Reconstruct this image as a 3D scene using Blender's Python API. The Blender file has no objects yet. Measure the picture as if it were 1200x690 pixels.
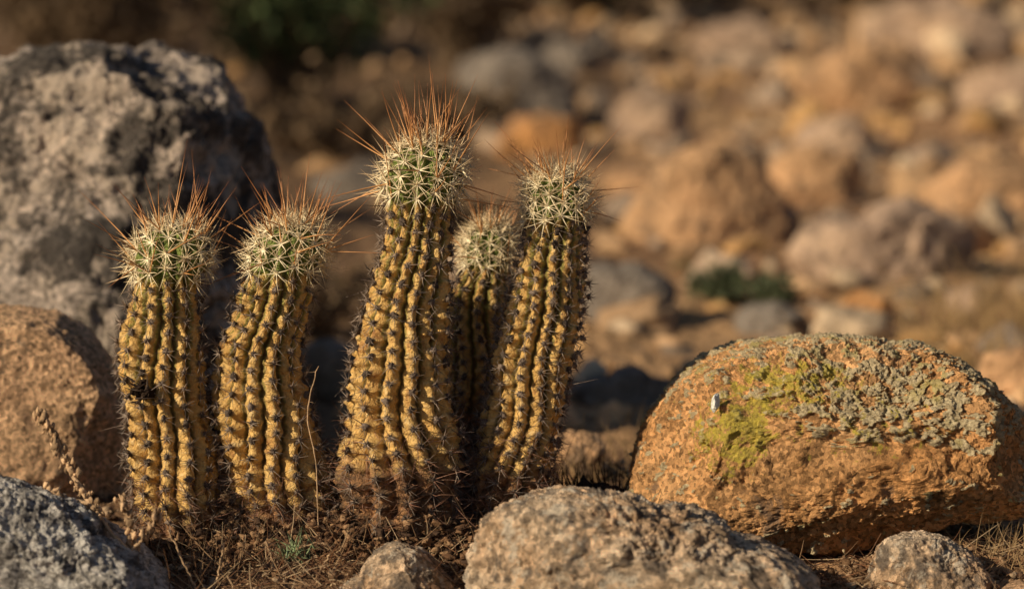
import bpy, bmesh, math
import numpy as np
from mathutils import Vector
rng = np.random.default_rng(7)
scene = bpy.context.scene
scene.view_settings.view_transform = 'Standard'
scene.view_settings.look = 'None'
scene.view_settings.exposure = 0
CAMY, CAMZ = -1.667, 0.24

# ------------------------------------------------------------------ noise
_pr = np.random.default_rng(123)
PERM = np.concatenate([_pr.permutation(256)]*3)
GR = _pr.normal(size=(256,3)); GR /= np.linalg.norm(GR,axis=1)[:,None]
def pnoise(p):
    p = np.asarray(p,float); i = np.floor(p).astype(int); f = p-i
    i &= 255
    w = f*f*f*(f*(f*6-15)+10)
    out = 0
    for dx in (0,1):
        hx = PERM[(i[:,0]+dx)&255]; wx = w[:,0] if dx else 1-w[:,0]
        for dy in (0,1):
            hy = PERM[hx+((i[:,1]+dy)&255)]; wy = w[:,1] if dy else 1-w[:,1]
            for dz in (0,1):
                h = PERM[hy+((i[:,2]+dz)&255)]; wz = w[:,2] if dz else 1-w[:,2]
                g = GR[h]
                out = out + wx*wy*wz*(g[:,0]*(f[:,0]-dx)+g[:,1]*(f[:,1]-dy)+g[:,2]*(f[:,2]-dz))
    return out*1.6
def fbm(p,o=4,g=0.5):
    s=0;a=1
    for k in range(o):
        s = s+a*pnoise(p*(2.03**k)+17.3*k); a*=g
    return s
def sstep(a,b,x):
    t=np.clip((x-a)/(b-a),0,1); return t*t*(3-2*t)
def norm(v): return v/np.maximum(np.linalg.norm(v,axis=-1,keepdims=True),1e-9)

# ------------------------------------------------------------------ mesh helpers
def make_mesh(name,V,F,mats,attrs=None,parent=None,loc=(0,0,0),smooth=True):
    V=np.asarray(V,np.float32); F=np.asarray(F,np.int32); k=F.shape[1]
    me=bpy.data.meshes.new(name)
    me.vertices.add(len(V)); me.vertices.foreach_set('co',V.ravel())
    me.loops.add(F.size); me.loops.foreach_set('vertex_index',F.ravel())
    me.polygons.add(len(F)); me.polygons.foreach_set('loop_start',np.arange(0,F.size,k,dtype=np.int32))
    me.polygons.foreach_set('use_smooth',np.full(len(F),smooth))
    me.update(calc_edges=True)
    for n,a in (attrs or {}).items():
        a=np.asarray(a,np.float32)
        if a.ndim==1:
            at=me.attributes.new(n,'FLOAT','POINT'); at.data.foreach_set('value',a)
        else:
            at=me.attributes.new(n,'FLOAT_COLOR','POINT')
            at.data.foreach_set('color',np.concatenate([a,np.ones((len(a),1),np.float32)],1).ravel())
    me.materials.append(mats)
    ob=bpy.data.objects.new(name,me); ob.location=loc
    scene.collection.objects.link(ob)
    if parent: ob.parent=parent
    return ob
def empty(name,loc=(0,0,0)):
    e=bpy.data.objects.new(name,None); e.location=loc; e.empty_display_size=0.02
    scene.collection.objects.link(e); return e
def merge(parts):
    Vs=[];Fs=[];Cs=[];o=0
    for p in parts:
        Vs.append(p[0]);Fs.append(p[1]+o);o+=len(p[0])
        Cs.append(p[2] if len(p)>2 else np.zeros((len(p[0]),3)))
    return np.concatenate(Vs),np.concatenate(Fs),np.concatenate(Cs)
_ico={}
def ico(l):
    if l not in _ico:
        bm=bmesh.new(); bmesh.ops.create_icosphere(bm,subdivisions=l,radius=1)
        me=bpy.data.meshes.new('t'); bm.to_mesh(me); bm.free()
        V=np.zeros(len(me.vertices)*3,np.float32); me.vertices.foreach_get('co',V)
        F=np.zeros(len(me.polygons)*3,np.int32); me.polygons.foreach_get('vertices',F)
        bpy.data.meshes.remove(me)
        _ico[l]=(norm(V.reshape(-1,3).astype(float)),F.reshape(-1,3))
    return _ico[l]
def spines(P,D,L,r,col,bend=None,K=2,side=3,tipcol=None,taper=1.0):
    P=np.asarray(P,float);D=norm(np.asarray(D,float));n=len(P)
    L=np.broadcast_to(L,(n,));r=np.broadcast_to(r,(n,))
    if bend is None: bend=np.zeros((n,3))
    t=np.linspace(0,1,K+1)
    C=P[:,None]+D[:,None]*(L[:,None]*t)[:,:,None]+bend[:,None]*(t**2)[None,:,None]
    ref=np.where(np.abs(D[:,2:3])>0.8,np.array([[1.,0,0]]),np.array([[0,0,1.]]))
    a=norm(np.cross(D,ref)); b=np.cross(D,a)
    rad=r[:,None]*(1-t*taper*0.93)[None]
    ang=np.arange(side)*2*np.pi/side
    ring=a[:,None]*np.cos(ang)[None,:,None]+b[:,None]*np.sin(ang)[None,:,None]
    V=C[:,:,None]+ring[:,None]*rad[:,:,None,None]
    V=V.reshape(-1,3)
    per=(K+1)*side; f=[]
    for k in range(K):
        for j in range(side):
            a0=k*side+j;a1=k*side+(j+1)%side;b0=a0+side;b1=a1+side
            f+=[(a0,a1,b1),(a0,b1,b0)]
    f=np.array(f); F=(f[None]+(np.arange(n)*per)[:,None,None]).reshape(-1,3)
    col=np.broadcast_to(col,(n,3)); tc=col if tipcol is None else np.broadcast_to(tipcol,(n,3))
    Cc=(col[:,None]*(1-t)[None,:,None]+tc[:,None]*t[None,:,None])
    Cc=np.repeat(Cc[:,:,None],side,2).reshape(-1,3)
    return V,F,Cc
def blobs(C,S,col,level=2,rough=0.3,freq=1.3,axis=None):
    B,F=ico(level); n=len(C); m=len(B)
    off=rng.uniform(0,200,(n,1,3))
    q=(B[None]*freq+off).reshape(-1,3)
    d=1+rough*fbm(q,3 if level>2 else 2).reshape(n,m,1)*1.3
    V=B[None]*d
    for k in range(6):
        nn=norm(rng.normal(size=(n,1,3))); h=rng.uniform(0.4,0.8,(n,1,1))
        dd=(V*nn).sum(-1,keepdims=True)-h
        V=V-nn*np.maximum(dd,0)*0.9
    V=V*S[:,None,:]
    yaw=rng.uniform(0,6.28,n); tl=rng.uniform(-0.5,0.5,n)
    if axis is None:
        c,s=np.cos(tl)[:,None],np.sin(tl)[:,None]
        x,z=V[:,:,0].copy(),V[:,:,2].copy(); V[:,:,0]=c*x-s*z; V[:,:,2]=s*x+c*z
    c,s=np.cos(yaw)[:,None],np.sin(yaw)[:,None]
    x,y=V[:,:,0].copy(),V[:,:,1].copy(); V[:,:,0]=c*x-s*y; V[:,:,1]=s*x+c*y
    V=V+C[:,None]
    FF=(F[None]+(np.arange(n)*m)[:,None,None]).reshape(-1,3)
    return V.reshape(-1,3),FF,np.repeat(np.broadcast_to(col,(n,3)),m,0)
def catmull(pts,t):
    pts=np.asarray(pts,float);n=len(pts)
    P=np.concatenate([[2*pts[0]-pts[1]],pts,[2*pts[-1]-pts[-2]]])
    x=np.clip(t,0,1)*(n-1); i=np.minimum(x.astype(int),n-2); u=(x-i)[:,None]
    a,b,c,d=P[i],P[i+1],P[i+2],P[i+3]
    return 0.5*(2*b+(c-a)*u+(2*a-5*b+4*c-d)*u*u+(3*b-a-3*c+d)*u**3)
def tube(pts,r0,r1,col,n=14,side=6):
    c=catmull(pts,np.linspace(0,1,n)); c=c+rng.normal(size=c.shape)*r0*0.35; T=norm(np.gradient(c,axis=0))
    ref=np.array([0.31,0.9,0.2]); a=norm(np.cross(T,ref)); b=np.cross(T,a)
    r=np.linspace(r0,r1,n)*(1+0.2*rng.normal(size=n))
    ang=np.arange(side)*2*np.pi/side
    V=c[:,None]+(a[:,None]*np.cos(ang)[None,:,None]+b[:,None]*np.sin(ang)[None,:,None])*r[:,None,None]
    F=[]
    for k in range(n-1):
        for j in range(side):
            a0=k*side+j;a1=k*side+(j+1)%side
            F+=[(a0,a1,a1+side),(a0,a1+side,a0+side)]
    V=V.reshape(-1,3)
    cc=np.broadcast_to(col,(len(V),3))*(1+0.2*rng.normal(size=(len(V),1)))
    return V,np.array(F),np.clip(cc,0,1)

# ------------------------------------------------------------------ materials
class M:
    def __init__(s,name,rough=0.9,spec=0.2):
        s.mat=bpy.data.materials.new(name); s.mat.use_nodes=True; s.nt=s.mat.node_tree
        s.b=s.nt.nodes['Principled BSDF']; s.b.inputs['Roughness'].default_value=rough
        s.b.inputs['Specular IOR Level'].default_value=spec
        tc=s.n('ShaderNodeTexCoord'); oi=s.n('ShaderNodeObjectInfo')
        ma=s.n('ShaderNodeVectorMath'); ma.operation='MULTIPLY_ADD'
        s.l(oi.outputs['Random'],ma.inputs[0]); ma.inputs[1].default_value=(7,5,3); s.l(tc.outputs['Object'],ma.inputs[2])
        s.v=ma.outputs[0]
    def n(s,t): return s.nt.nodes.new(t)
    def l(s,a,b): s.nt.links.new(a,b)
    def setin(s,sock,v):
        if isinstance(v,bpy.types.NodeSocket): s.l(v,sock)
        elif isinstance(v,(tuple,list)): sock.default_value=tuple(v)+((1,) if len(v)==3 and sock.type=='RGBA' else ())
        else: sock.default_value=v
    def noise(s,sc,det=4,ro=0.55,dist=0,vec=None):
        n=s.n('ShaderNodeTexNoise'); s.l(vec or s.v,n.inputs['Vector'])
        n.inputs['Scale'].default_value=sc;n.inputs['Detail'].default_value=det;n.inputs['Roughness'].default_value=ro;n.inputs['Distortion'].default_value=dist
        return n.outputs['Fac']
    def voro(s,sc,out='Distance',feat='F1'):
        n=s.n('ShaderNodeTexVoronoi'); n.feature=feat; s.l(s.v,n.inputs['Vector']); n.inputs['Scale'].default_value=sc
        return n.outputs[out]
    def ramp(s,f,st):
        n=s.n('ShaderNodeValToRGB'); s.l(f,n.inputs[0]); e=n.color_ramp.elements
        while len(e)<len(st): e.new(0.5)
        for i,(p,c) in enumerate(st):
            e[i].position=p
            e[i].color=(c,c,c,1) if isinstance(c,(int,float)) else tuple(c)+(1,)
        return n.outputs[0]
    def mix(s,f,a,b,mode='MIX'):
        n=s.n('ShaderNodeMix'); n.data_type='RGBA'; n.blend_type=mode
        s.setin(n.inputs[0],f); s.setin(n.inputs[6],a); s.setin(n.inputs[7],b); return n.outputs[2]
    def math(s,op,a,b=0.0,c=0.0,clamp=False):
        n=s.n('ShaderNodeMath'); n.operation=op; n.use_clamp=clamp
        s.setin(n.inputs[0],a); s.setin(n.inputs[1],b); s.setin(n.inputs[2],c); return n.outputs[0]
    def attr(s,name,out='Fac'):
        n=s.n('ShaderNodeAttribute'); n.attribute_name=name; return n.outputs[out]
    def bump(s,h,dist,strength=1.0,prev=None):
        n=s.n('ShaderNodeBump'); s.l(h,n.inputs['Height']); n.inputs['Distance'].default_value=dist; n.inputs['Strength'].default_value=strength
        if prev: s.l(prev,n.inputs['Normal'])
        return n.outputs[0]
    def done(s,col,nrm=None):
        s.setin(s.b.inputs['Base Color'],col)
        if nrm: s.l(nrm,s.b.inputs['Normal'])
        return s.mat

def rock_mat(name,cA,cB,cDark,dark=0.55,patch=14,grain=420,bmp=1.0,white=None,lichen_attr=False,far=False,hs=170):
    m=M(name,0.92,0.15)
    c=m.mix(m.ramp(m.noise(patch,3),[(0.38,0),(0.62,1)]),cA,cB)
    n2=m.noise(patch*5,5,0.68)
    c=m.mix(0.75,c,m.ramp(n2,[(0.3,0.5),(0.5,1.0),(0.7,1.4)]),'MULTIPLY')
    nd=m.noise(patch*2.2,5,0.7,0.4)
    if far:
        c=m.mix(m.ramp(nd,[(dark,0),(dark+0.07,0.85)]),c,cDark)
        return m.done(c,m.bump(n2,0.02*bmp))
    cr=m.voro(grain,'Color'); bw=m.n('ShaderNodeRGBToBW'); m.l(cr,bw.inputs[0])
    c=m.mix(0.8,c,m.ramp(bw.outputs[0],[(0.15,0.4),(0.5,1.05),(0.85,1.7)]),'MULTIPLY')
    c=m.mix(m.ramp(nd,[(dark,0),(dark+0.07,0.85)]),c,cDark)
    if white:
        c=m.mix(m.ramp(m.noise(patch*3.1,5,0.7),[(0.54,0),(0.60,0.8)]),c,white)
    h1=m.noise(hs,6,0.75)
    pit=m.ramp(h1,[(0.36,0.35),(0.46,1.0)])
    c=m.mix(0.75,c,pit,'MULTIPLY')
    h=m.math('ADD',h1,m.math('MULTIPLY',bw.outputs[0],0.10))
    nb=m.bump(h,0.008*bmp)
    if lichen_attr:
        ly=m.attr('lich_y'); lg=m.attr('crust')
        nf=m.noise(300,4,0.7)
        my=m.ramp(m.math('MULTIPLY_ADD',m.noise(120,6,0.78),1.0,m.math('MULTIPLY',ly,0.36)),[(0.75,0),(0.81,1)])
        mg=m.ramp(m.math('MULTIPLY_ADD',nf,0.7,lg),[(0.72,0),(0.84,1)])
        colg=m.mix(m.ramp(nf,[(0.35,0),(0.62,1)]),(0.36,0.28,0.17),(0.90,0.76,0.50))
        colg=m.mix(m.ramp(m.noise(45,3),[(0.54,0),(0.66,0.6)]),colg,(0.60,0.50,0.15))
        coly=m.mix(m.ramp(nf,[(0.4,0),(0.6,1)]),(0.78,0.64,0.10),(0.50,0.41,0.09))
        c=m.mix(m.math('MULTIPLY',mg,0.95),c,colg)
        c=m.mix(m.math('MULTIPLY',my,0.85),c,coly)
    return m.done(c,nb)

MAT={}
MAT['boulder']=rock_mat('lichen_granite',(0.80,0.47,0.23),(0.72,0.37,0.15),(0.30,0.20,0.14),0.59,13,lichen_attr=True,hs=230,bmp=0.85)
MAT['front']=rock_mat('pink_granite',(0.74,0.57,0.42),(0.64,0.42,0.26),(0.20,0.165,0.14),0.505,22,bmp=1.2,white=(0.80,0.70,0.58),grain=300,hs=140)
MAT['grey']=rock_mat('grey_granite',(0.60,0.56,0.53),(0.50,0.47,0.45),(0.12,0.11,0.11),0.51,20,white=(0.88,0.84,0.80),bmp=1.1,hs=140)
MAT['left']=rock_mat('weathered_granite',(0.60,0.48,0.40),(0.45,0.38,0.34),(0.05,0.045,0.043),0.445,6.5,bmp=1.4,white=(0.72,0.59,0.49),grain=250,hs=110)
MAT['tannear']=rock_mat('tan_granite_near',(0.78,0.50,0.30),(0.70,0.44,0.27),(0.28,0.21,0.16),0.58,12,bmp=1.2)
MAT['tan']=rock_mat('tan_granite',(0.64,0.38,0.21),(0.52,0.32,0.18),(0.20,0.14,0.10),0.55,9,far=True)
MAT['orange']=rock_mat('orange_sandstone',(0.62,0.31,0.12),(0.48,0.26,0.13),(0.16,0.11,0.08),0.58,8,far=True)
MAT['pinkgrey']=rock_mat('pink_grey_granite',(0.54,0.38,0.27),(0.41,0.29,0.22),(0.15,0.11,0.09),0.53,8,far=True)
MAT['bluegrey']=rock_mat('dark_grey_granite',(0.30,0.255,0.22),(0.23,0.195,0.17),(0.10,0.08,0.07),0.55,12,far=True)

def colmat(name,rough=0.8,spec=0.3,nsc=200,amt=0.5,bmp=0.0):
    m=M(name,rough,spec)
    c=m.attr('col','Color')
    nn=m.noise(nsc,4,0.65)
    c=m.mix(amt,c,m.ramp(nn,[(0.3,0.4),(0.7,1.5)]),'MULTIPLY')
    return m.done(c,m.bump(nn,bmp) if bmp else None)
def plain(name,rough=0.6,spec=0.3):
    m=M(name,rough,spec); return m.done(m.attr('col','Color'))
MAT['spine']=plain('cactus_spine',0.5,0.4)
MAT['areole']=colmat('areole_felt',0.95,0.1,900,0.6,0.001)
MAT['stones']=colmat('loose_stone',0.92,0.15,60,0.6,0.008)
MAT['crumb']=colmat('soil_crumb',0.97,0.05,400,0.6,0.002)
MAT['litter']=plain('dry_fibre',0.85,0.2)
MAT['leaf']=plain('shrub_leaf',0.7,0.25)
MAT['dry']=colmat('dry_weed_stalk',0.85,0.2,600,0.5,0.0008)

# ------------------------------------------------------------------ ground
def ground_z(x,y,fine=True):
    x=np.asarray(x,float);y=np.asarray(y,float)
    d=y-CAMY
    w=(d-3.0)/0.5
    z=0.08*0.5*np.logaddexp(0,np.clip(w,-50,400))
    z=np.where(d>40,0.08*37+(z-0.08*37)*0.3,z)
    r=np.hypot(x,y)
    P=np.stack([x,y,np.zeros_like(x)],-1).reshape(-1,3)
    big=(fbm(P*0.8,3)*0.035).reshape(x.shape)*sstep(0.8,2.5,r)+ (fbm(P*0.11+5,3)*0.5).reshape(x.shape)*sstep(15,40,r)
    mid=(fbm(P*7+9,3)*0.008).reshape(x.shape)
    z=z+big+mid-0.014
    z=z-0.030*(1-np.exp(np.minimum(y+0.02,0)/0.16))
    z=z+0.006*np.exp(-(((x+0.08)/0.07)**2+((y+0.02)/0.05)**2))
    z=z-0.012*np.exp(-(((x-0.19)/0.07)**2+((y+0.03)/0.05)**2))
    if fine:
        z=z+(np.abs(fbm(P*45+3,4,0.6))*0.009).reshape(x.shape)*sstep(3,0.3,r)
        z=z+(np.abs(pnoise(P*14+3))*0.02).reshape(x.shape)*sstep(0.5,2,r)
    return z
nx,ny=720,620
u=np.linspace(-1,1,nx);v=np.linspace(-1,1,ny)
gx=0.25*np.sinh(6.6*u);gy=-0.05+0.25*np.sinh(6.6*v)
X,Y=np.meshgrid(gx,gy); Z=ground_z(X,Y)
idx=np.arange(nx*ny).reshape(ny,nx)
F=np.stack([idx[:-1,:-1],idx[:-1,1:],idx[1:,1:],idx[1:,:-1]],-1).reshape(-1,4)
PP=np.stack([X,Y,0*X],-1).reshape(-1,3)
dleft=sstep(0.15,-0.35,X.ravel()+0.25*fbm(PP*1.2+3,3)-0.03*Y.ravel())*sstep(0.1,0.8,Y.ravel())  # soil tone mask: darker brown towards the left, behind the cacti
m=M('desert_soil',0.97,0.08)
c=m.mix(m.ramp(m.noise(2.2,3),[(0.4,0),(0.6,1)]),(0.32,0.185,0.105),(0.42,0.26,0.14))
n1=m.noise(34,5,0.72)
c=m.mix(m.math('MULTIPLY',m.attr('dark_left'),0.8),c,(0.15,0.095,0.06))
c=m.mix(0.8,c,m.ramp(n1,[(0.3,0.35),(0.5,0.9),(0.7,1.5)]),'MULTIPLY')
vb=m.n('ShaderNodeRGBToBW'); m.l(m.voro(140,'Color'),vb.inputs[0])
c=m.mix(0.6,c,m.ramp(vb.outputs[0],[(0.2,0.5),(0.5,1),(0.85,1.6)]),'MULTIPLY')
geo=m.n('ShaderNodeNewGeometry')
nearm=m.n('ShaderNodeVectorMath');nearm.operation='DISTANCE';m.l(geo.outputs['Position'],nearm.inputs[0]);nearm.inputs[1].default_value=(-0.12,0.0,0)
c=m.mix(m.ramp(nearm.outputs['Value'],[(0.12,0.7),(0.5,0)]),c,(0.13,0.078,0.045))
nb=m.bump(n1,0.014)
make_mesh('ground',np.stack([X,Y,Z],-1).reshape(-1,3),F,m.done(c,nb),{'dark_left':dleft})

# ------------------------------------------------------------------ rocks
def rock(name,cx,cy,cz,outline,depth,mat,seed,level=7,amp=0.05,cuts=7,fine=0.012,boxy=0.72,extra=None,cutr=(0.80,0.93),crack=0.0,planes=(),ff=9):
    B,F=ico(level); r2=np.random.default_rng(seed)
    o=np.array(outline,float)-np.array([cx,cz])
    th=np.arctan2(o[:,1],o[:,0]); rr=np.hypot(o[:,0],o[:,1]); k=np.argsort(th); th=th[k]; rr=rr[k]
    th=np.concatenate([th-2*np.pi,th,th+2*np.pi]); rr=np.tile(rr,3)
    a=np.arctan2(B[:,2],B[:,0]); R=(np.interp(a,th,rr)*2+np.interp(a-0.04,th,rr)+np.interp(a+0.04,th,rr))/4
    s=np.hypot(B[:,0],B[:,2]); s_=np.maximum(s,1e-6)
    rad=R*s**boxy
    V=np.stack([rad*B[:,0]/s_, depth*np.sign(B[:,1])*np.abs(B[:,1])**0.85, rad*B[:,2]/s_],-1)
    size=rr.mean()
    off=r2.uniform(0,100,3)
    for n,h in planes:
        n=norm(np.array(n,float)); h=h*(V@n).max()
        hh=h+size*0.05*fbm(V/size*2.5+off+50,3)
        dd=V@n-hh; V=V-n*(np.maximum(dd,0)*0.93)[:,None]
    for i in range(cuts):
        n=norm(np.array([r2.normal()*0.7,-abs(r2.normal())*1.3 if i%4 else abs(r2.normal()),r2.normal()*0.6]))
        sup=(V@n).max(); h=sup*r2.uniform(*cutr)
        dd=V@n-h; V=V-n*(np.maximum(dd,0)*0.9)[:,None]
    q=V/size
    nd=norm(V*np.array([1,1.2,1]))
    disp=amp*fbm(q*1.7+off,3)+amp*0.45*(0.5-np.abs(fbm(q*3.5+off+9,3)))
    disp=disp+fine*fbm(q*ff+off,6,0.66)-fine*1.2*np.maximum(0,0.25-np.abs(pnoise(q*4+off+33)))
    if crack:
        wv=q+0.15*np.stack([fbm(q*3+off,2),fbm(q*3+off+7,2),fbm(q*3+off+13,2)],-1)
        disp=disp-crack*np.exp(-(np.abs(pnoise(wv*1.6+off+3))/0.035)**1.0)-crack*0.5*np.exp(-(np.abs(pnoise(wv*4+off+21))/0.05))
    disp=disp*size
    attrs={}
    if extra:
        ex,attrs=extra(V+np.array([cx,cy,cz]),V,size); disp=disp+ex
    V=V+nd*disp[:,None]
    return make_mesh(name,V,F,MAT[mat],attrs,loc=(cx,cy,cz))

def lichen(W,V,size):
    x,z=W[:,0],W[:,2]; y=W[:,1]
    g=1.0*np.exp(-(((x-0.218)/0.075)**2+((z-0.080)/0.026)**2)**1.8)
    g=np.maximum(g,0.95*np.exp(-(((x-0.265)/0.040)**2+((z-0.068)/0.020)**2)**1.5))
    g=np.maximum(g,0.50*sstep(0.050,0.085,z))
    yl=np.exp(-(((x-0.130)/0.036)**2+((z-0.062-(x-0.128)*0.3)/0.034)**2)**1.0)
    yl=np.maximum(yl,0.9*np.exp(-(((x-0.16)/0.06)**2+((z-0.088)/0.02)**2)))
    yl=np.maximum(yl,0.58*np.exp(-(((x-0.20)/0.10)**2+((z-0.065)/0.04)**2)))
    n=fbm(W*np.array([95,95,130]),4,0.62)
    gm=sstep(0.02,0.20,g*0.62+n*0.80-0.39)
    ex=gm*(0.0015+0.0018*np.abs(pnoise(W*260)))
    ex=ex+0.0010*fbm(W*190+4,4,0.7)-0.0025*np.maximum(0,-fbm(W*26+8,3))
    return ex,{'lich_y':yl,'crust':gm}
rock('lichen_covered_boulder',0.193,0.035,0.046,[(0.074,0.004),(0.072,0.026),(0.077,0.048),(0.088,0.068),(0.100,0.084),(0.118,0.097),(0.136,0.105),(0.160,0.1065),(0.182,0.1085),(0.205,0.1080),(0.228,0.1045),(0.250,0.103),(0.268,0.093),(0.286,0.081),(0.304,0.064),(0.314,0.042),(0.316,0.018),(0.307,0.006),(0.26,0.003),(0.22,-0.006),(0.17,-0.014),(0.135,-0.013),(0.09,-0.006)],0.095,'boulder',5,level=9,amp=0.020,cuts=0,fine=0.012,boxy=0.36,extra=lichen,crack=0.016,
     planes=[((0.02,-0.74,0.68),0.74),((0.05,-1.0,-0.12),0.80),((-0.80,-0.58,0.25),0.84),((0.85,-0.5,0.10),0.86),((0.2,-0.6,-0.8),0.80)],ff=14)
rock('granite_rock',0.068,-0.135,0.000,[(-0.022,0.0),(-0.020,0.014),(-0.010,0.028),(0.004,0.035),(0.020,0.0385),(0.048,0.037),(0.08,0.028),(0.12,0.014),(0.145,0.006),(0.165,-0.006),(0.17,-0.04),(0.06,-0.05),(-0.02,-0.04)],0.055,'front',11,level=8,amp=0.045,cuts=3,fine=0.036,boxy=0.42,cutr=(0.88,0.95),crack=0.03,ff=8,
     planes=[((0.15,-0.75,0.62),0.82),((-0.6,-0.75,0.25),0.86),((0.35,0.0,0.95),0.93)])
rock('granite_rock',-0.265,-0.115,-0.01,[(-0.34,0.046),(-0.29,0.043),(-0.268,0.038),(-0.245,0.029),(-0.222,0.013),(-0.200,-0.002),(-0.185,-0.025),(-0.18,-0.05),(-0.34,-0.05)],0.06,'grey',21,level=8,amp=0.04,cuts=3,fine=0.030,boxy=0.42,cutr=(0.86,0.95),ff=8,crack=0.02,
     planes=[((0.3,-0.6,0.72),0.84),((0.1,-1,0.1),0.86)])
rock('granite_rock',-0.062,-0.10,-0.020,[(-0.104,-0.032),(-0.084,-0.012),(-0.068,0.004),(-0.057,0.003),(-0.038,-0.012),(-0.028,-0.03),(-0.036,-0.05),(-0.09,-0.05)],0.03,'front',31,level=7,amp=0.04,cuts=6,fine=0.03,boxy=0.42,planes=[((-0.5,-0.6,0.6),0.8),((0.6,-0.5,0.5),0.84)])
rock('granite_rock',0.236,-0.075,-0.018,[(0.199,-0.035),(0.204,-0.01),(0.212,0.005),(0.228,0.007),(0.250,0.0),(0.266,-0.013),(0.274,-0.03),(0.25,-0.05),(0.21,-0.05)],0.03,'front',41,level=7,amp=0.05,cuts=6,fine=0.035,boxy=0.42,planes=[((0.3,-0.7,0.6),0.8),((-0.6,-0.6,0.2),0.85)],crack=0.03)
rock('granite_rock',0.285,-0.11,-0.03,[(0.262,-0.04),(0.27,-0.022),(0.29,-0.018),(0.315,-0.020),(0.32,-0.04),(0.27,-0.055)],0.03,'tannear',43,level=6,amp=0.06,cuts=6)
rock('weathered_boulder',-0.33,0.50,0.12,[(-0.53,0.19),(-0.475,0.250),(-0.380,0.280),(-0.305,0.291),(-0.250,0.292),(-0.224,0.280),(-0.212,0.252),(-0.194,0.232),(-0.178,0.1825),(-0.186,0.123),(-0.200,0.068),(-0.20,-0.03),(-0.35,-0.05),(-0.50,-0.04),(-0.54,0.08)],0.17,'left',52,level=8,amp=0.04,cuts=6,fine=0.024,boxy=0.46,cutr=(0.84,0.94),crack=0.03,
     planes=[((0.90,-0.42,0.1),0.88),((-0.15,-0.95,0.35),0.82),((0.45,-0.2,0.9),0.90)])
rock('tan_rock',-0.315,0.19,0.04,[(-0.40,0.06),(-0.37,0.11),(-0.335,0.118),(-0.30,0.112),(-0.275,0.096),(-0.257,0.065),(-0.250,0.02),(-0.262,-0.02),(-0.30,-0.04),(-0.39,-0.04)],0.07,'tannear',61,level=7,amp=0.04,cuts=6,crack=0.015,fine=0.014,boxy=0.55)

def simple(name,x,d,hw,h,mat,seed,ry=0.9,lvl=6):
    y=d+hw*0.6+CAMY
    gz=float(ground_z(np.array([x]),np.array([y-hw*0.5]),False)[0])
    r=np.random.default_rng(seed); cz=gz+h*0.38
    ol=[]
    for k in range(11):
        a=2*np.pi*k/11; rr=1+r.uniform(-0.16,0.16)
        ol.append((x+hw*math.copysign(abs(math.cos(a))**0.75,math.cos(a))*rr,cz+h*0.62*math.copysign(abs(math.sin(a))**0.8,math.sin(a))*rr))
    rock(name,x,y,cz,ol,hw*ry,mat,seed,level=lvl,amp=0.07,cuts=9,fine=0.03,cutr=(0.74,0.9),crack=0.03)
BG=[(.259,3.84,.105,.125,'tan',1),(.45,3.35,.12,.080,'pinkgrey',2),(.009,6.0,.155,.17,'bluegrey',3),(.76,6.2,.12,.15,'tan',4),
(.49,4.6,.080,.09,'tan',5),(.128,3.04,.055,.065,'bluegrey',6),(.27,2.95,.042,.032,'bluegrey',7),(.376,3.02,.030,.040,'orange',8),
(.093,2.4,.05,.022,'bluegrey',9),(-.24,4.48,.075,.06,'bluegrey',10),(.51,3.1,.035,.03,'pinkgrey',11),(.037,1.92,.028,.040,'tan',12),
(1.27,8.3,.24,.17,'pinkgrey',13),(.66,8.1,.15,.13,'pinkgrey',14),(.70,4.2,.09,.09,'tan',15),(.28,5.8,.09,.09,'pinkgrey',16),
(.43,2.42,.03,.045,'tan',17),(.05,5.3,.08,.08,'orange',18),(.20,4.7,.05,.04,'tan',19),(.62,5.3,.09,.08,'pinkgrey',20),(.95,7.2,.12,.11,'tan',21),
(.58,3.75,.07,.05,'tan',23),(1.1,6.2,.11,.10,'pinkgrey',25),(.15,7.5,.10,.09,'bluegrey',26),(-.10,3.0,.05,.03,'bluegrey',27),(-.17,2.6,.04,.03,'bluegrey',28),
(.37,3.9,.035,.05,'pinkgrey',29),(.62,3.0,.05,.05,'tan',30)]
for b in BG: simple('background_rock',b[0],b[1],b[2],b[3],b[4],100+b[5])

pal=np.array([(0.54,0.34,0.19),(0.45,0.29,0.17),(0.46,0.34,0.25),(0.29,0.22,0.17),(0.54,0.32,0.14),(0.60,0.45,0.31)])
n=4200
d=2.15+12.5*rng.uniform(0,1,n)**1.1; x=rng.uniform(-0.22,0.24,n)*d*1.1; keep=rng.uniform(0,1,n)<sstep(-0.10,0.08,x/d)*0.93+0.07
d=d[keep];x=x[keep];n=len(d);y=d+CAMY
sz=np.clip(rng.lognormal(-4.42,0.68,n),0.004,0.055)*(0.55+0.13*d)
gz=ground_z(x,y,False)
S=np.stack([sz*rng.uniform(.8,1.4,n),sz*rng.uniform(.7,1.1,n),sz*rng.uniform(.5,.9,n)],-1)
p=blobs(np.stack([x,y,gz+S[:,2]*0.4],-1),S,pal[rng.integers(0,6,n)]*rng.uniform(0.6,1.12,(n,1)),3,0.35)
make_mesh('scattered_stones',p[0],p[1],MAT['stones'],{'col':p[2]})
n=9000
x=rng.uniform(-0.34,0.34,n);y=rng.uniform(-0.26,0.32,n)
sz=np.clip(rng.lognormal(-6.35,0.5,n),0.0008,0.006)
S=np.stack([sz,sz*rng.uniform(.7,1.,n),sz*rng.uniform(.5,.9,n)],-1)
cpal=np.array([(0.24,0.15,0.09),(0.16,0.095,0.055),(0.32,0.21,0.13),(0.12,0.07,0.045),(0.42,0.30,0.20)])
p=blobs(np.stack([x,y,ground_z(x,y)+S[:,2]*0.4],-1),S,cpal[rng.integers(0,5,n)],2,0.4)
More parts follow.
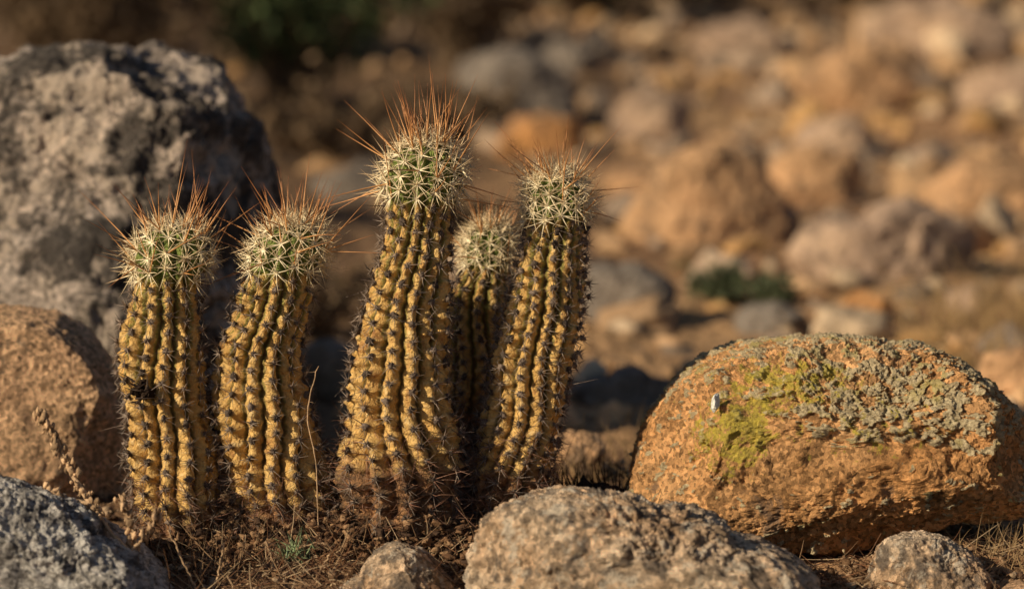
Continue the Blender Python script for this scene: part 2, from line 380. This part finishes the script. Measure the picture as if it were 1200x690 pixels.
make_mesh('soil_gravel',p[0],p[1],MAT['crumb'],{'col':p[2]})
n=2000
bx=rng.choice([-.20,-.14,-.10,-.065,-.03,0.0],n)+rng.normal(size=n)*0.018; by=-0.032+rng.normal(size=n)*0.016
sz=rng.uniform(.0010,.0042,n); S=np.stack([sz*1.3,sz*.7,sz*.6],-1)
bz=ground_z(bx,by)+np.abs(rng.normal(size=n))*0.006
ppal=np.array([(0.15,0.085,0.05),(0.22,0.125,0.07),(0.08,0.05,0.035),(0.34,0.21,0.12)])
p=blobs(np.stack([bx,by,bz],-1),S,ppal[rng.integers(0,4,n)],2,0.9,2.2)
make_mesh('dead_tissue_clods',p[0],p[1],MAT['crumb'],{'col':p[2]})
n=4200
x=np.concatenate([rng.normal(-0.11,0.085,n),rng.uniform(0.05,0.33,900)]);y=np.concatenate([rng.normal(-0.045,0.04,n),rng.uniform(-0.12,0.0,900)])
n=len(x); a=rng.uniform(0,6.28,n)
D=np.stack([np.cos(a),np.sin(a),rng.normal(0.2,0.5,n)],-1)
lp=np.array([(0.30,0.19,0.11),(0.17,0.09,0.05),(0.09,0.05,0.035),(0.52,0.38,0.24),(0.22,0.105,0.055)])
L=rng.uniform(0.005,0.022,n)
p=spines(np.stack([x,y,ground_z(x,y)+0.0015],-1),D,L,rng.uniform(0.00018,0.0006,n),lp[rng.integers(0,5,n)],bend=rng.normal(size=(n,3))*L[:,None]*0.35,K=4,taper=0.7)
make_mesh('dry_plant_litter',p[0],p[1],MAT['litter'],{'col':p[2]})

# ------------------------------------------------------------------ cactus
m=M('cactus_skin',0.62,0.3)
rid=m.attr('ridge');hh=m.attr('h');ar=m.attr('aer');lo=m.attr('low')
nA=m.noise(75,5,0.65); nB=m.noise(150,5,0.7,0.4)
cy=m.mix(m.ramp(nA,[(0.38,0),(0.62,1)]),(0.80,0.53,0.20),(0.70,0.41,0.125))
cy=m.mix(m.ramp(nB,[(0.54,0),(0.64,0.8)]),cy,(0.85,0.64,0.33))
cy=m.mix(m.ramp(m.noise(95,5,0.72,0.5),[(0.54,0),(0.66,0.85)]),cy,(0.38,0.17,0.06))
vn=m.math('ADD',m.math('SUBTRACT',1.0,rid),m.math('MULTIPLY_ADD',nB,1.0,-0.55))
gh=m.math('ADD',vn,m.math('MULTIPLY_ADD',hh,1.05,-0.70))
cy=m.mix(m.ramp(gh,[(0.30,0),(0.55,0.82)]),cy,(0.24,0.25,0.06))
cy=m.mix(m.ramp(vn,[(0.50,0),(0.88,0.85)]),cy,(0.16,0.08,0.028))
cy=m.mix(m.ramp(m.math('MULTIPLY_ADD',nA,1.1,m.math('MULTIPLY_ADD',lo,0.9,-0.55)),[(0.34,0.0),(0.66,0.95)]),cy,m.mix(m.ramp(nB,[(0.42,0),(0.62,1)]),(0.085,0.048,0.032),(0.44,0.22,0.10)))
cy=m.mix(m.ramp(m.attr('crown'),[(0.3,0),(0.8,0.95)]),cy,m.mix(nA,(0.12,0.19,0.04),(0.27,0.33,0.09)))
cy=m.mix(m.ramp(ar,[(0.20,0),(0.80,0.85)]),cy,(0.15,0.10,0.07))
nb=m.bump(nB,0.006)
nb=m.bump(m.noise(500,2,0.6),0.0012,0.8,nb)
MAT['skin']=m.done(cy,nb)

def cactus(name,prof,y0,top,nrib,seed,spacing=0.0098,longsp=1.0,lean_y=0.0,twist=0.5,scorch=(0.04,0.09)):
    r2=np.random.default_rng(seed)
    P=np.array(prof)/100.; hd=top/100.
    seg=np.concatenate([[0],np.cumsum(np.hypot(np.diff(P[:,0]),np.diff(P[:,1])))]); Lb=seg[-1]; Lt=Lb+1.25*hd
    tt=np.linspace(0,1,200); cc=catmull(P,tt)
    ln=np.concatenate([[0],np.cumsum(np.hypot(np.diff(cc[:,0]),np.diff(cc[:,1])))]); ln=ln/ln[-1]*Lb
    td=norm(cc[-1,:2]-cc[-12,:2]); offs=r2.uniform(0,50,3)
    rphase=r2.uniform(0,1,nrib)*0.3+(np.arange(nrib)%2)*0.5
    st=[];cur=0.012
    while cur<Lt-0.25*hd:
        st.append(cur); f=sstep(Lb-0.022,Lb-0.004,np.array(cur)); cur+=spacing*(1-0.28*float(f))*r2.uniform(0.84,1.16)
    st=np.array(st)
    wf=lambda l:0.18*np.sin(l*28+offs[0])+0.07*np.sin(l*90+offs[1])
    def surf(th,l):
        x=np.interp(l,ln,cc[:,0]);z=np.interp(l,ln,cc[:,1]);r=np.interp(l,ln,cc[:,2])
        u=np.clip((l-Lb)/(1.25*hd),0,1); ph=u*np.pi/2
        x=x+td[0]*hd*np.sin(ph); z=z+td[1]*hd*np.sin(ph); r=r*np.where(u>0,np.cos(ph)**0.9,1)
        k=(th+twist*l+wf(l))*nrib/(2*np.pi); kk=k-np.floor(k); rib=np.floor(k+0.5).astype(int)%nrib
        ridge=np.abs(np.cos(np.pi*k))
        si=np.interp(l,st,np.arange(len(st)))+rphase[rib]
        fr=si-np.round(si)
        along=np.exp(-(fr/0.24)**2); aer=np.exp(-(fr/0.20)**2)*np.clip((ridge-0.72)/0.28,0,1)
        base=np.stack([np.cos(th)*0.03,np.sin(th)*0.03,l],-1)+offs
        crown=sstep(Lb-0.020,Lb-0.006,l)
        low=1-sstep(scorch[0],scorch[1]+0.02,l)
        wr=fbm(base*np.array([45,45,120]),3,0.6)
        wr2=fbm(base*np.array([90,90,330]),2,0.6)
        dpt=0.23+0.03*crown-0.06*low
        rr_=ridge**(0.60+0.9*(1-along))
        tub=(along-0.4)*(0.075+0.07*crown)*ridge**1.5
        dr=r*(-dpt*(1-rr_)+tub)+(0.0016*wr*(1+1.5*low)+0.0011*wr2)*(1-0.5*crown)+0.0040*fbm(base*22,2)*(1-crown)
        R=r+dr*np.where(u>0,np.cos(ph)**0.5,1)
        pos=np.stack([x+R*np.cos(th),y0+lean_y*l/Lb+R*np.sin(th),z],-1)
        return pos,rr_,aer,crown,low
    nth=nrib*18; nl=int(Lt/0.0008)
    th=np.arange(nth)*2*np.pi/nth; l=np.linspace(0,Lt,nl)
    TH,LL=np.meshgrid(th,l); pos,ridge,aer,crown,low=surf(TH.ravel(),LL.ravel())
    idx=np.arange(nth*nl).reshape(nl,nth); nxt=np.roll(idx,-1,axis=1)
    F=np.stack([idx[:-1],nxt[:-1],nxt[1:],idx[1:]],-1).reshape(-1,4)
    par=empty(name)
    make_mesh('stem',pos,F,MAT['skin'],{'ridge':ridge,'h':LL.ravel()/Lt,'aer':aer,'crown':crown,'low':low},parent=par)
    TA=[];LA=[]
    sfull=np.arange(len(st))
    for r_ in range(nrib):
        for j in range(len(st)+1):
            lv=np.interp(j-rphase[r_],sfull,st)
            if j-rphase[r_]<0 or lv>Lt-0.28*hd: continue
            TA.append(2*np.pi*r_/nrib-twist*lv-wf(lv)); LA.append(lv)
    TA=np.array(TA);LA=np.array(LA)
    p0,_,_,cr,low=surf(TA,LA)
    e1=np.stack([-np.sin(TA),np.cos(TA),0*TA],-1)
    rad=np.stack([np.cos(TA),np.sin(TA),0*TA],-1)
    u=np.clip((LA-Lb)/(1.25*hd),0,1); nn=norm(rad*np.cos(u*1.4)[:,None]+np.array([0,0,1])*np.sin(u*1.4)[:,None])
    e2=norm(np.cross(nn,e1)); e2=np.where(e2[:,2:3]<0,-e2,e2)
    N=len(TA); isC=cr>0.4
    ps=r2.uniform(0.0014,0.0025,N)*(1-0.35*cr)
    pc=np.where(isC[:,None],np.array([[0.55,0.45,0.27]]),np.array([[0.15,0.115,0.095]]))*r2.uniform(0.5,1.7,(N,1))
    pb=blobs(p0+nn*0.0004,np.stack([ps,ps,ps*1.1],-1),pc,2,0.7)
    make_mesh('areoles',pb[0],pb[1],MAT['areole'],{'col':pb[2]},parent=par)
    parts=[]
    for k in range(12):
        a=2*np.pi*k/12+r2.uniform(-0.25,0.25,N)
        ok=(r2.uniform(0,1,N)<np.where(isC,0.95,0.85))
        tilt=np.where(isC,r2.uniform(0.3,0.7,N),r2.uniform(0.2,1.0,N))
        D=e1*np.cos(a)[:,None]+e2*np.sin(a)[:,None]+nn*tilt[:,None]
        L=np.where(isC,r2.uniform(0.009,0.0150,N),r2.uniform(0.0038,0.0085,N)+0.005*low*r2.uniform(0,1,N))
        rr=np.where(isC,0.00050,0.00036)
        col=np.where(isC[:,None],np.array([[0.93,0.85,0.64]])*r2.uniform(0.8,1.06,(N,1)),
                     np.array([[0.18,0.14,0.115]])*r2.uniform(0.35,2.6,(N,1)))
        tip=np.where(isC[:,None],col*np.array([[0.9,0.76,0.60]]),col*0.7)
        bd=r2.normal(size=(N,3))*L[:,None]*0.10
        parts.append(spines((p0+nn*0.0006)[ok],D[ok],L[ok],rr[ok],col[ok],bd[ok],K=2,tipcol=tip[ok]))
    for k in range(3):
        ok=(~isC)&(r2.uniform(0,1,N)<0.5+0.5*low)
        D=nn+r2.normal(size=(N,3))*0.5+np.array([0,0,0.1])
        L=r2.uniform(0.004,0.0095,N)+0.013*low*r2.uniform(0,1,N)+np.where(r2.uniform(0,1,N)<0.05,0.012,0)
        col=np.where((low>0.3)[:,None],np.array([[0.18,0.09,0.06]]),np.array([[0.15,0.11,0.09]]))*r2.uniform(0.5,1.9,(N,1))
        parts.append(spines(p0[ok],D[ok],L[ok],np.full(ok.sum(),0.00038),col[ok],(r2.normal(size=(N,3))*L[:,None]*0.1)[ok],K=2))
    nl_=900; ta=r2.uniform(0,2*np.pi,nl_); la=0.015+(scorch[1])*r2.uniform(0,1,nl_)**1.3
    pp=surf(ta,la)[0]; rd=np.stack([np.cos(ta),np.sin(ta),0*ta],-1)
    D=rd*0.45+r2.normal(size=(nl_,3))*0.7
    parts.append(spines(pp,D,r2.uniform(0.007,0.019,nl_),np.full(nl_,0.00030),np.array([[0.19,0.10,0.065]])*r2.uniform(0.4,2.0,(nl_,1)),r2.normal(size=(nl_,3))*0.002,K=3))
    cu=np.where(cr>0.8)[0]
    for k in range(2):
        D=nn[cu]*0.9+np.array([0,0,0.5])+r2.normal(size=(len(cu),3))*0.4
        parts.append(spines(p0[cu],D,r2.uniform(0.010,0.020,len(cu)),np.full(len(cu),0.00048),np.array([[0.93,0.83,0.60]]),K=2,tipcol=np.array([[0.74,0.48,0.26]])))
    topi=np.where(u>0.35)[0]
    pick=r2.choice(topi,int(26*longsp)); pick=np.concatenate([pick,r2.choice(cu,int(12*longsp))])
    up=u[pick]
    D=nn[pick]*0.6+np.array([0,0,0.8])*(0.4+0.6*up)[:,None]+r2.normal(size=(len(pick),3))*0.26
    L=r2.uniform(0.015,0.040,len(pick))*longsp**0.5
    parts.append(spines(p0[pick],D,L,np.full(len(pick),0.00062),np.array([[0.70,0.40,0.17]])*r2.uniform(0.6,1.15,(len(pick),1)),r2.normal(size=(len(pick),3))*0.0016,K=3,tipcol=np.array([[0.36,0.12,0.045]])))
    pk=r2.choice(cu,int(24*longsp))
    D=nn[pk]*1.0+np.array([0,0,0.35])+r2.normal(size=(len(pk),3))*0.40
    parts.append(spines(p0[pk],D,r2.uniform(0.026,0.054,len(pk))*longsp**0.5,np.full(len(pk),0.00062),np.array([[0.72,0.40,0.17]]),r2.normal(size=(len(pk),3))*0.002,K=3,tipcol=np.array([[0.38,0.13,0.04]])))
    V,F,C=merge(parts)
    make_mesh('spines',V,F,MAT['spine'],{'col':np.clip(C,0,1)},parent=par)
    return par,surf
cactus('hedgehog_cactus',[(-19.3,-3.0,2.2),(-19.5,0,2.4),(-20.0,4,2.6),(-20.4,7.5,2.55),(-20.5,11,2.35),(-20.2,14.2,1.85),(-20.0,15.9,2.05)],0.0,1.9,13,1,twist=0.8,scorch=(0.02,0.045))
cactus('hedgehog_cactus',[(-12.8,-3.0,2.5),(-13.2,0,2.75),(-14.1,4,2.95),(-14.7,7.5,2.75),(-14.7,10.5,2.45),(-13.8,14.2,1.8),(-13.2,16.2,1.95)],0.0,1.8,13,2,twist=-1.2,scorch=(0.025,0.05))
cactus('hedgehog_cactus',[(-6.8,-3.0,3.2),(-6.7,0,3.35),(-6.6,4,3.35),(-6.6,7.5,3.0),(-6.4,11,2.5),(-5.9,15,2.05),(-5.5,18,1.65),(-5.2,20.4,2.1)],-0.005,2.3,13,3,longsp=1.25,twist=1.4,scorch=(0.045,0.08))
cactus('hedgehog_cactus',[(-3.2,-2.5,2.6),(-3.0,4,2.5),(-2.5,9,2.3),(-2.1,12.6,2.0),(-1.6,15.0,1.35),(-1.45,16.2,1.3)],0.085,1.2,12,4,spacing=0.009,longsp=0.6,twist=2,scorch=(0.05,0.11))
cactus('hedgehog_cactus',[(-1.2,-3.0,2.35),(-0.5,2,2.4),(0.8,7.0,2.3),(1.6,11,2.2),(2.25,14.5,2.1),(2.6,18,1.75),(2.6,19.4,1.6)],0.018,1.5,13,5,spacing=0.0088,longsp=0.7,twist=-0.6,scorch=(0.04,0.07))

par=empty('withered_flower')
c0=np.array([-0.2155,-0.0275,0.0825])
p=blobs(c0+rng.normal(size=(9,3))*np.array([0.004,0.002,0.003]),np.full((9,3),0.0040)*rng.uniform(.5,1.1,(9,3)),np.array([[0.035,0.022,0.015]]),3,0.6,2.0)
make_mesh('dried_ovary',p[0],p[1],MAT['areole'],{'col':p[2]},parent=par)
p=spines(np.repeat(c0[None],26,0)+rng.normal(size=(26,3))*0.003,rng.normal(size=(26,3))*np.array([1,.5,.8])+np.array([-0.5,-0.5,0.1]),rng.uniform(.006,.012,26),rng.uniform(.0004,.0012,26),np.array([[0.05,0.03,0.02]]),rng.normal(size=(26,3))*0.003,K=4)
make_mesh('dried_petals',p[0],p[1],MAT['spine'],{'col':p[2]},parent=par)

# ------------------------------------------------------------------ dry weeds
def weed(name,stems,col=(0.46,0.31,0.19),r=0.0013,buds=True,nb_=60):
    par=empty(name); parts=[];bp=[]
    for pts in stems:
        pts=np.array(pts)/100.
        parts.append(tube(pts,r,r*0.5,np.array(col),26,6))
        m_=nb_ if buds else 6
        t=rng.uniform(0.40 if buds else 0.1,1,m_)**0.8; c=catmull(pts,t)
        D=rng.normal(size=(m_,3))+np.array([-0.3,0,0.6])
        L=rng.uniform(0.002,0.006,m_)
        parts.append(spines(c,D,L,np.full(m_,r*0.35),np.array([col]),rng.normal(size=(m_,3))*0.002,K=2))
        if buds:
            e=c+norm(D)*L[:,None]*0.7
            sz=rng.uniform(.0008,.0022,(m_,1))*np.array([[1,1,1.9]])
            bp.append(blobs(e,sz,np.array([[0.56,0.37,0.22]])*rng.uniform(.35,1.3,(m_,1)),2,0.7))
    V,F,C=merge(parts); make_mesh('stalks',V,F,MAT['dry'],{'col':C},parent=par)
    if bp:
        V,F,C=merge(bp); make_mesh('seed_heads',V,F,MAT['dry'],{'col':C},parent=par)
weed('dry_weed',[[(-18.7,-13.0,-4.0),(-19.6,-12.8,-1.4),(-21.0,-12.4,0.4),(-22.6,-11,2.0),(-24.4,-9,4.1),(-25.7,-8.2,6.5),(-26.6,-8,7.6)]],r=0.0017,nb_=80)
weed('dry_weed',[[(-19.5,-12.5,-3.5),(-20.3,-12,-0.5),(-20.9,-11.5,1.6),(-21.6,-11,3.4)],[(-23.4,-10.5,2.9),(-24.8,-10.5,2.9),(-25.9,-10.5,3.6)],[(-21.0,-12.4,0.4),(-20.0,-12,1.2),(-19.4,-12,2.4)]],r=0.0012,nb_=18)
weed('dry_weed',[[(-16.8,-11,-4),(-17.4,-11,-2.0),(-18.4,-11,0.2)],[(-17.5,-9,-3),(-18.2,-9,-1),(-19.2,-9,1.2)],[(-17.2,-10,-3.5),(-16.4,-10,-1.5),(-16.0,-10,0.6)],[(-12.5,-8,-3),(-13.2,-8,-1.5),(-13.8,-8,0.4)],
                 [(-9.6,-6,-1.6),(-10.6,-6.5,0.0),(-12.2,-7,-0.2)],[(-14.8,-8,-3.0),(-13.6,-8.3,-1.9),(-11.6,-8,-2.3)],[(-16.0,-12,-4),(-15.2,-12,-2.4),(-15.6,-12,-0.8)],[(-10.6,-9,-3.4),(-11.0,-9,-1.8),(-10.2,-9,-0.2)]],r=0.0009,buds=False)
weed('dry_weed',[[(-11.2,-3.4,-1),(-11.3,-3.6,4),(-11.8,-3.4,7),(-11.2,-3.0,9.8)]],r=0.0006,buds=False)
weed('dead_branch',[[(16,-8,-2.6),(19,-7,-2.4),(22,-7,-1.9),(24,-6,-2.2)],[(13,-7,-2.4),(17,-5,-1.9),(21,-4,-2.0)],[(20,-9,-3.2),(25,-8.5,-2.6),(31,-8,-1.8)],[(17,-9,-3.0),(19.5,-9,-2.2),(22.5,-9,-1.5)]],col=(0.22,0.15,0.10),r=0.0012,buds=False)
n=70; c0=np.array([-0.121,-0.066,-0.008]); P=c0+rng.normal(size=(n,3))*np.array([.004,.003,.002])
p=spines(P,rng.normal(size=(n,3))*0.6+np.array([0,0,1]),rng.uniform(.006,.014,n),np.full(n,0.0008),np.array([[0.22,0.28,0.15]])*rng.uniform(.6,1.5,(n,1)),rng.normal(size=(n,3))*0.003,K=3)
make_mesh('green_sprout',p[0],p[1],MAT['leaf'],{'col':p[2]})
n=70; xs=rng.uniform(0.018,0.066,n); P=np.stack([xs,rng.uniform(0.03,0.06,n),ground_z(xs,xs*0+.045)+0.018],-1)
p1=spines(P,rng.normal(size=(n,3))*0.3+np.array([-0.2,0,1]),rng.uniform(.014,.028,n),np.full(n,0.0007),np.array([[0.03,0.02,0.015]]),rng.normal(size=(n,3))*0.002,K=3)
p2=blobs(np.stack([rng.uniform(.02,.06,14),rng.uniform(.035,.055,14),np.full(14,0.005)],-1),np.full((14,3),0.012),np.array([[0.06,0.04,0.03]]),3,0.5)
V,F,C=merge([p1,p2]); make_mesh('dead_cactus_stub',V,F,MAT['crumb'],{'col':C})
bo=bpy.data.objects['lichen_covered_boulder']; nv=len(bo.data.vertices); bv=np.zeros(nv*3,np.float32); bo.data.vertices.foreach_get('co',bv)
bv=bv.reshape(-1,3)+np.array(bo.location)
sel=bv[(np.abs(bv[:,0]-0.117)<0.003)&(np.abs(bv[:,2]-0.077)<0.003)]; cyy=sel[:,1].min() if len(sel) else -0.03
p=blobs(np.array([[0.117,cyy-0.001,0.0775]]),np.array([[0.003,0.003,0.0055]]),np.array([[0.70,0.69,0.66]]),4,0.3,axis=1)
make_mesh('white_cocoon',p[0],p[1],MAT['crumb'],{'col':p[2]})
def grass(name,x,y,w,n,h,col):
    xs=x+rng.normal(size=n)*w; ys=y+rng.normal(size=n)*w
    P=np.stack([xs,ys,ground_z(xs,ys,False)],-1); D=rng.normal(size=(n,3))*0.35+np.array([0,0,1]); L=rng.uniform(.4,1,n)*h
    p=spines(P,D,L,np.full(n,h*0.012),np.array([col])*rng.uniform(.6,1.4,(n,1)),rng.normal(size=(n,3))*h*0.25,K=5)
    make_mesh(name,p[0],p[1],MAT['litter'],{'col':p[2]})
grass('dry_grass',0.30,-0.03,0.02,140,0.03,(0.40,0.27,0.14))
grass('dry_grass',-0.17,-0.07,0.014,70,0.028,(0.32,0.21,0.12))
grass('dry_grass',0.055,0.18,0.05,200,0.06,(0.34,0.22,0.11))
grass('dry_grass',0.40,0.85,0.06,200,0.08,(0.38,0.25,0.12))
grass('dry_grass',0.55,1.3,0.08,250,0.10,(0.38,0.25,0.12))

# ------------------------------------------------------------------ shrubs
def shrub(name,x,y,w,h,nst,nleaf,col,lsize):
    par=empty(name); gz=float(ground_z(np.array([x]),np.array([y]),False)[0])
    a=rng.uniform(0,6.28,nst); sp=rng.uniform(0.1,1.0,nst)
    D=np.stack([np.cos(a)*sp*w,np.sin(a)*sp*w,np.full(nst,h)*rng.uniform(.5,1,nst)],-1)
    L=np.linalg.norm(D,axis=1); P=np.tile([x,y,gz],(nst,1))+rng.normal(size=(nst,3))*w*0.08*np.array([1,1,0])
    bend=rng.normal(size=(nst,3))*h*0.15
    p=spines(P,D,L,np.full(nst,h*0.012),np.array([[0.16,0.11,0.07]]),bend,K=6)
    make_mesh('branches',p[0],p[1],MAT['litter'],{'col':p[2]},parent=par)
    i=rng.integers(0,nst,nleaf); t=rng.uniform(0.25,1,nleaf)**0.7
    c=P[i]+norm(D)[i]*(L[i]*t)[:,None]+bend[i]*(t**2)[:,None]+rng.normal(size=(nleaf,3))*h*0.05
    q=norm(rng.normal(size=(nleaf,3)));r=norm(np.cross(q,rng.normal(size=(nleaf,3))))
    s=rng.uniform(.5,1.2,(nleaf,1))*lsize
    V=np.stack([c-q*s,c+r*s*0.4,c+q*s,c-r*s*0.4],1).reshape(-1,3); F=np.arange(nleaf*4).reshape(-1,4)
    C=np.repeat(np.array([col])*rng.uniform(.5,1.5,(nleaf,1)),4,0)
    make_mesh('leaves',V,F,MAT['leaf'],{'col':C},parent=par,smooth=False)
G1=(0.085,0.12,0.05);G2=(0.08,0.095,0.05);BR=(0.15,0.10,0.06)
SH=[(-.50,4.9,.32,.50,60,3000,G1,.022),(-.95,4.6,.35,.45,60,3500,BR,.022),(-.15,6.3,.35,.45,60,3000,BR,.022),(-.75,6.5,.5,.7,70,4500,BR,.028),
(-1.3,6.6,.6,.8,70,5000,BR,.03),(.25,8.5,.5,.55,70,4000,G2,.03),(-.3,9.0,.6,.8,70,5000,BR,.03),(.75,9.5,.5,.4,60,3000,BR,.03),
(.235,1.55,.055,.05,60,800,G2,.008),(.29,1.50,.04,.04,40,400,G2,.008),(-.22,1.3,.12,.09,60,1500,BR,.010),(-.05,2.1,.12,.08,60,1600,BR,.012),(-1.3,3.2,.4,.55,60,4000,G2,.022),
(1.5,9.5,.5,.45,60,3000,BR,.03),(-.30,3.3,.20,.14,60,2000,BR,.014),(-.12,3.9,.2,.12,60,1800,BR,.016),(.30,2.7,.06,.05,50,700,G2,.01),(-.55,2.4,.15,.2,60,2200,BR,.014)]
for s in SH: shrub('desert_shrub',*s)

# ------------------------------------------------------------------ light, world, camera
el,az=math.radians(25),math.radians(237)
w=bpy.data.worlds.new('World'); scene.world=w; w.use_nodes=True
sky=w.node_tree.nodes.new('ShaderNodeTexSky'); sky.sky_type='NISHITA'; sky.sun_disc=False
sky.sun_elevation=el; sky.sun_rotation=az
bg=w.node_tree.nodes['Background']; w.node_tree.links.new(sky.outputs[0],bg.inputs[0]); bg.inputs[1].default_value=0.05
sd=bpy.data.lights.new('sun','SUN'); sd.energy=5.0; sd.angle=math.radians(0.5); sd.color=(1,0.83,0.57)
so=bpy.data.objects.new('sun',sd); scene.collection.objects.link(so)
dirs=Vector((math.sin(az)*math.cos(el),math.cos(az)*math.cos(el),math.sin(el)))
so.rotation_euler=dirs.to_track_quat('Z','Y').to_euler(); so.location=dirs*5
cd=bpy.data.cameras.new('camera'); cam=bpy.data.objects.new('camera',cd); scene.collection.objects.link(cam)
cam.location=(0,CAMY,CAMZ); cam.rotation_euler=(math.radians(90)-math.atan(0.1025/1.667),0,0)
cd.lens=100; cd.sensor_width=36; cd.clip_start=0.05; cd.clip_end=500
cd.dof.use_dof=True; cd.dof.focus_distance=1.64; cd.dof.aperture_fstop=5.8
scene.camera=cam
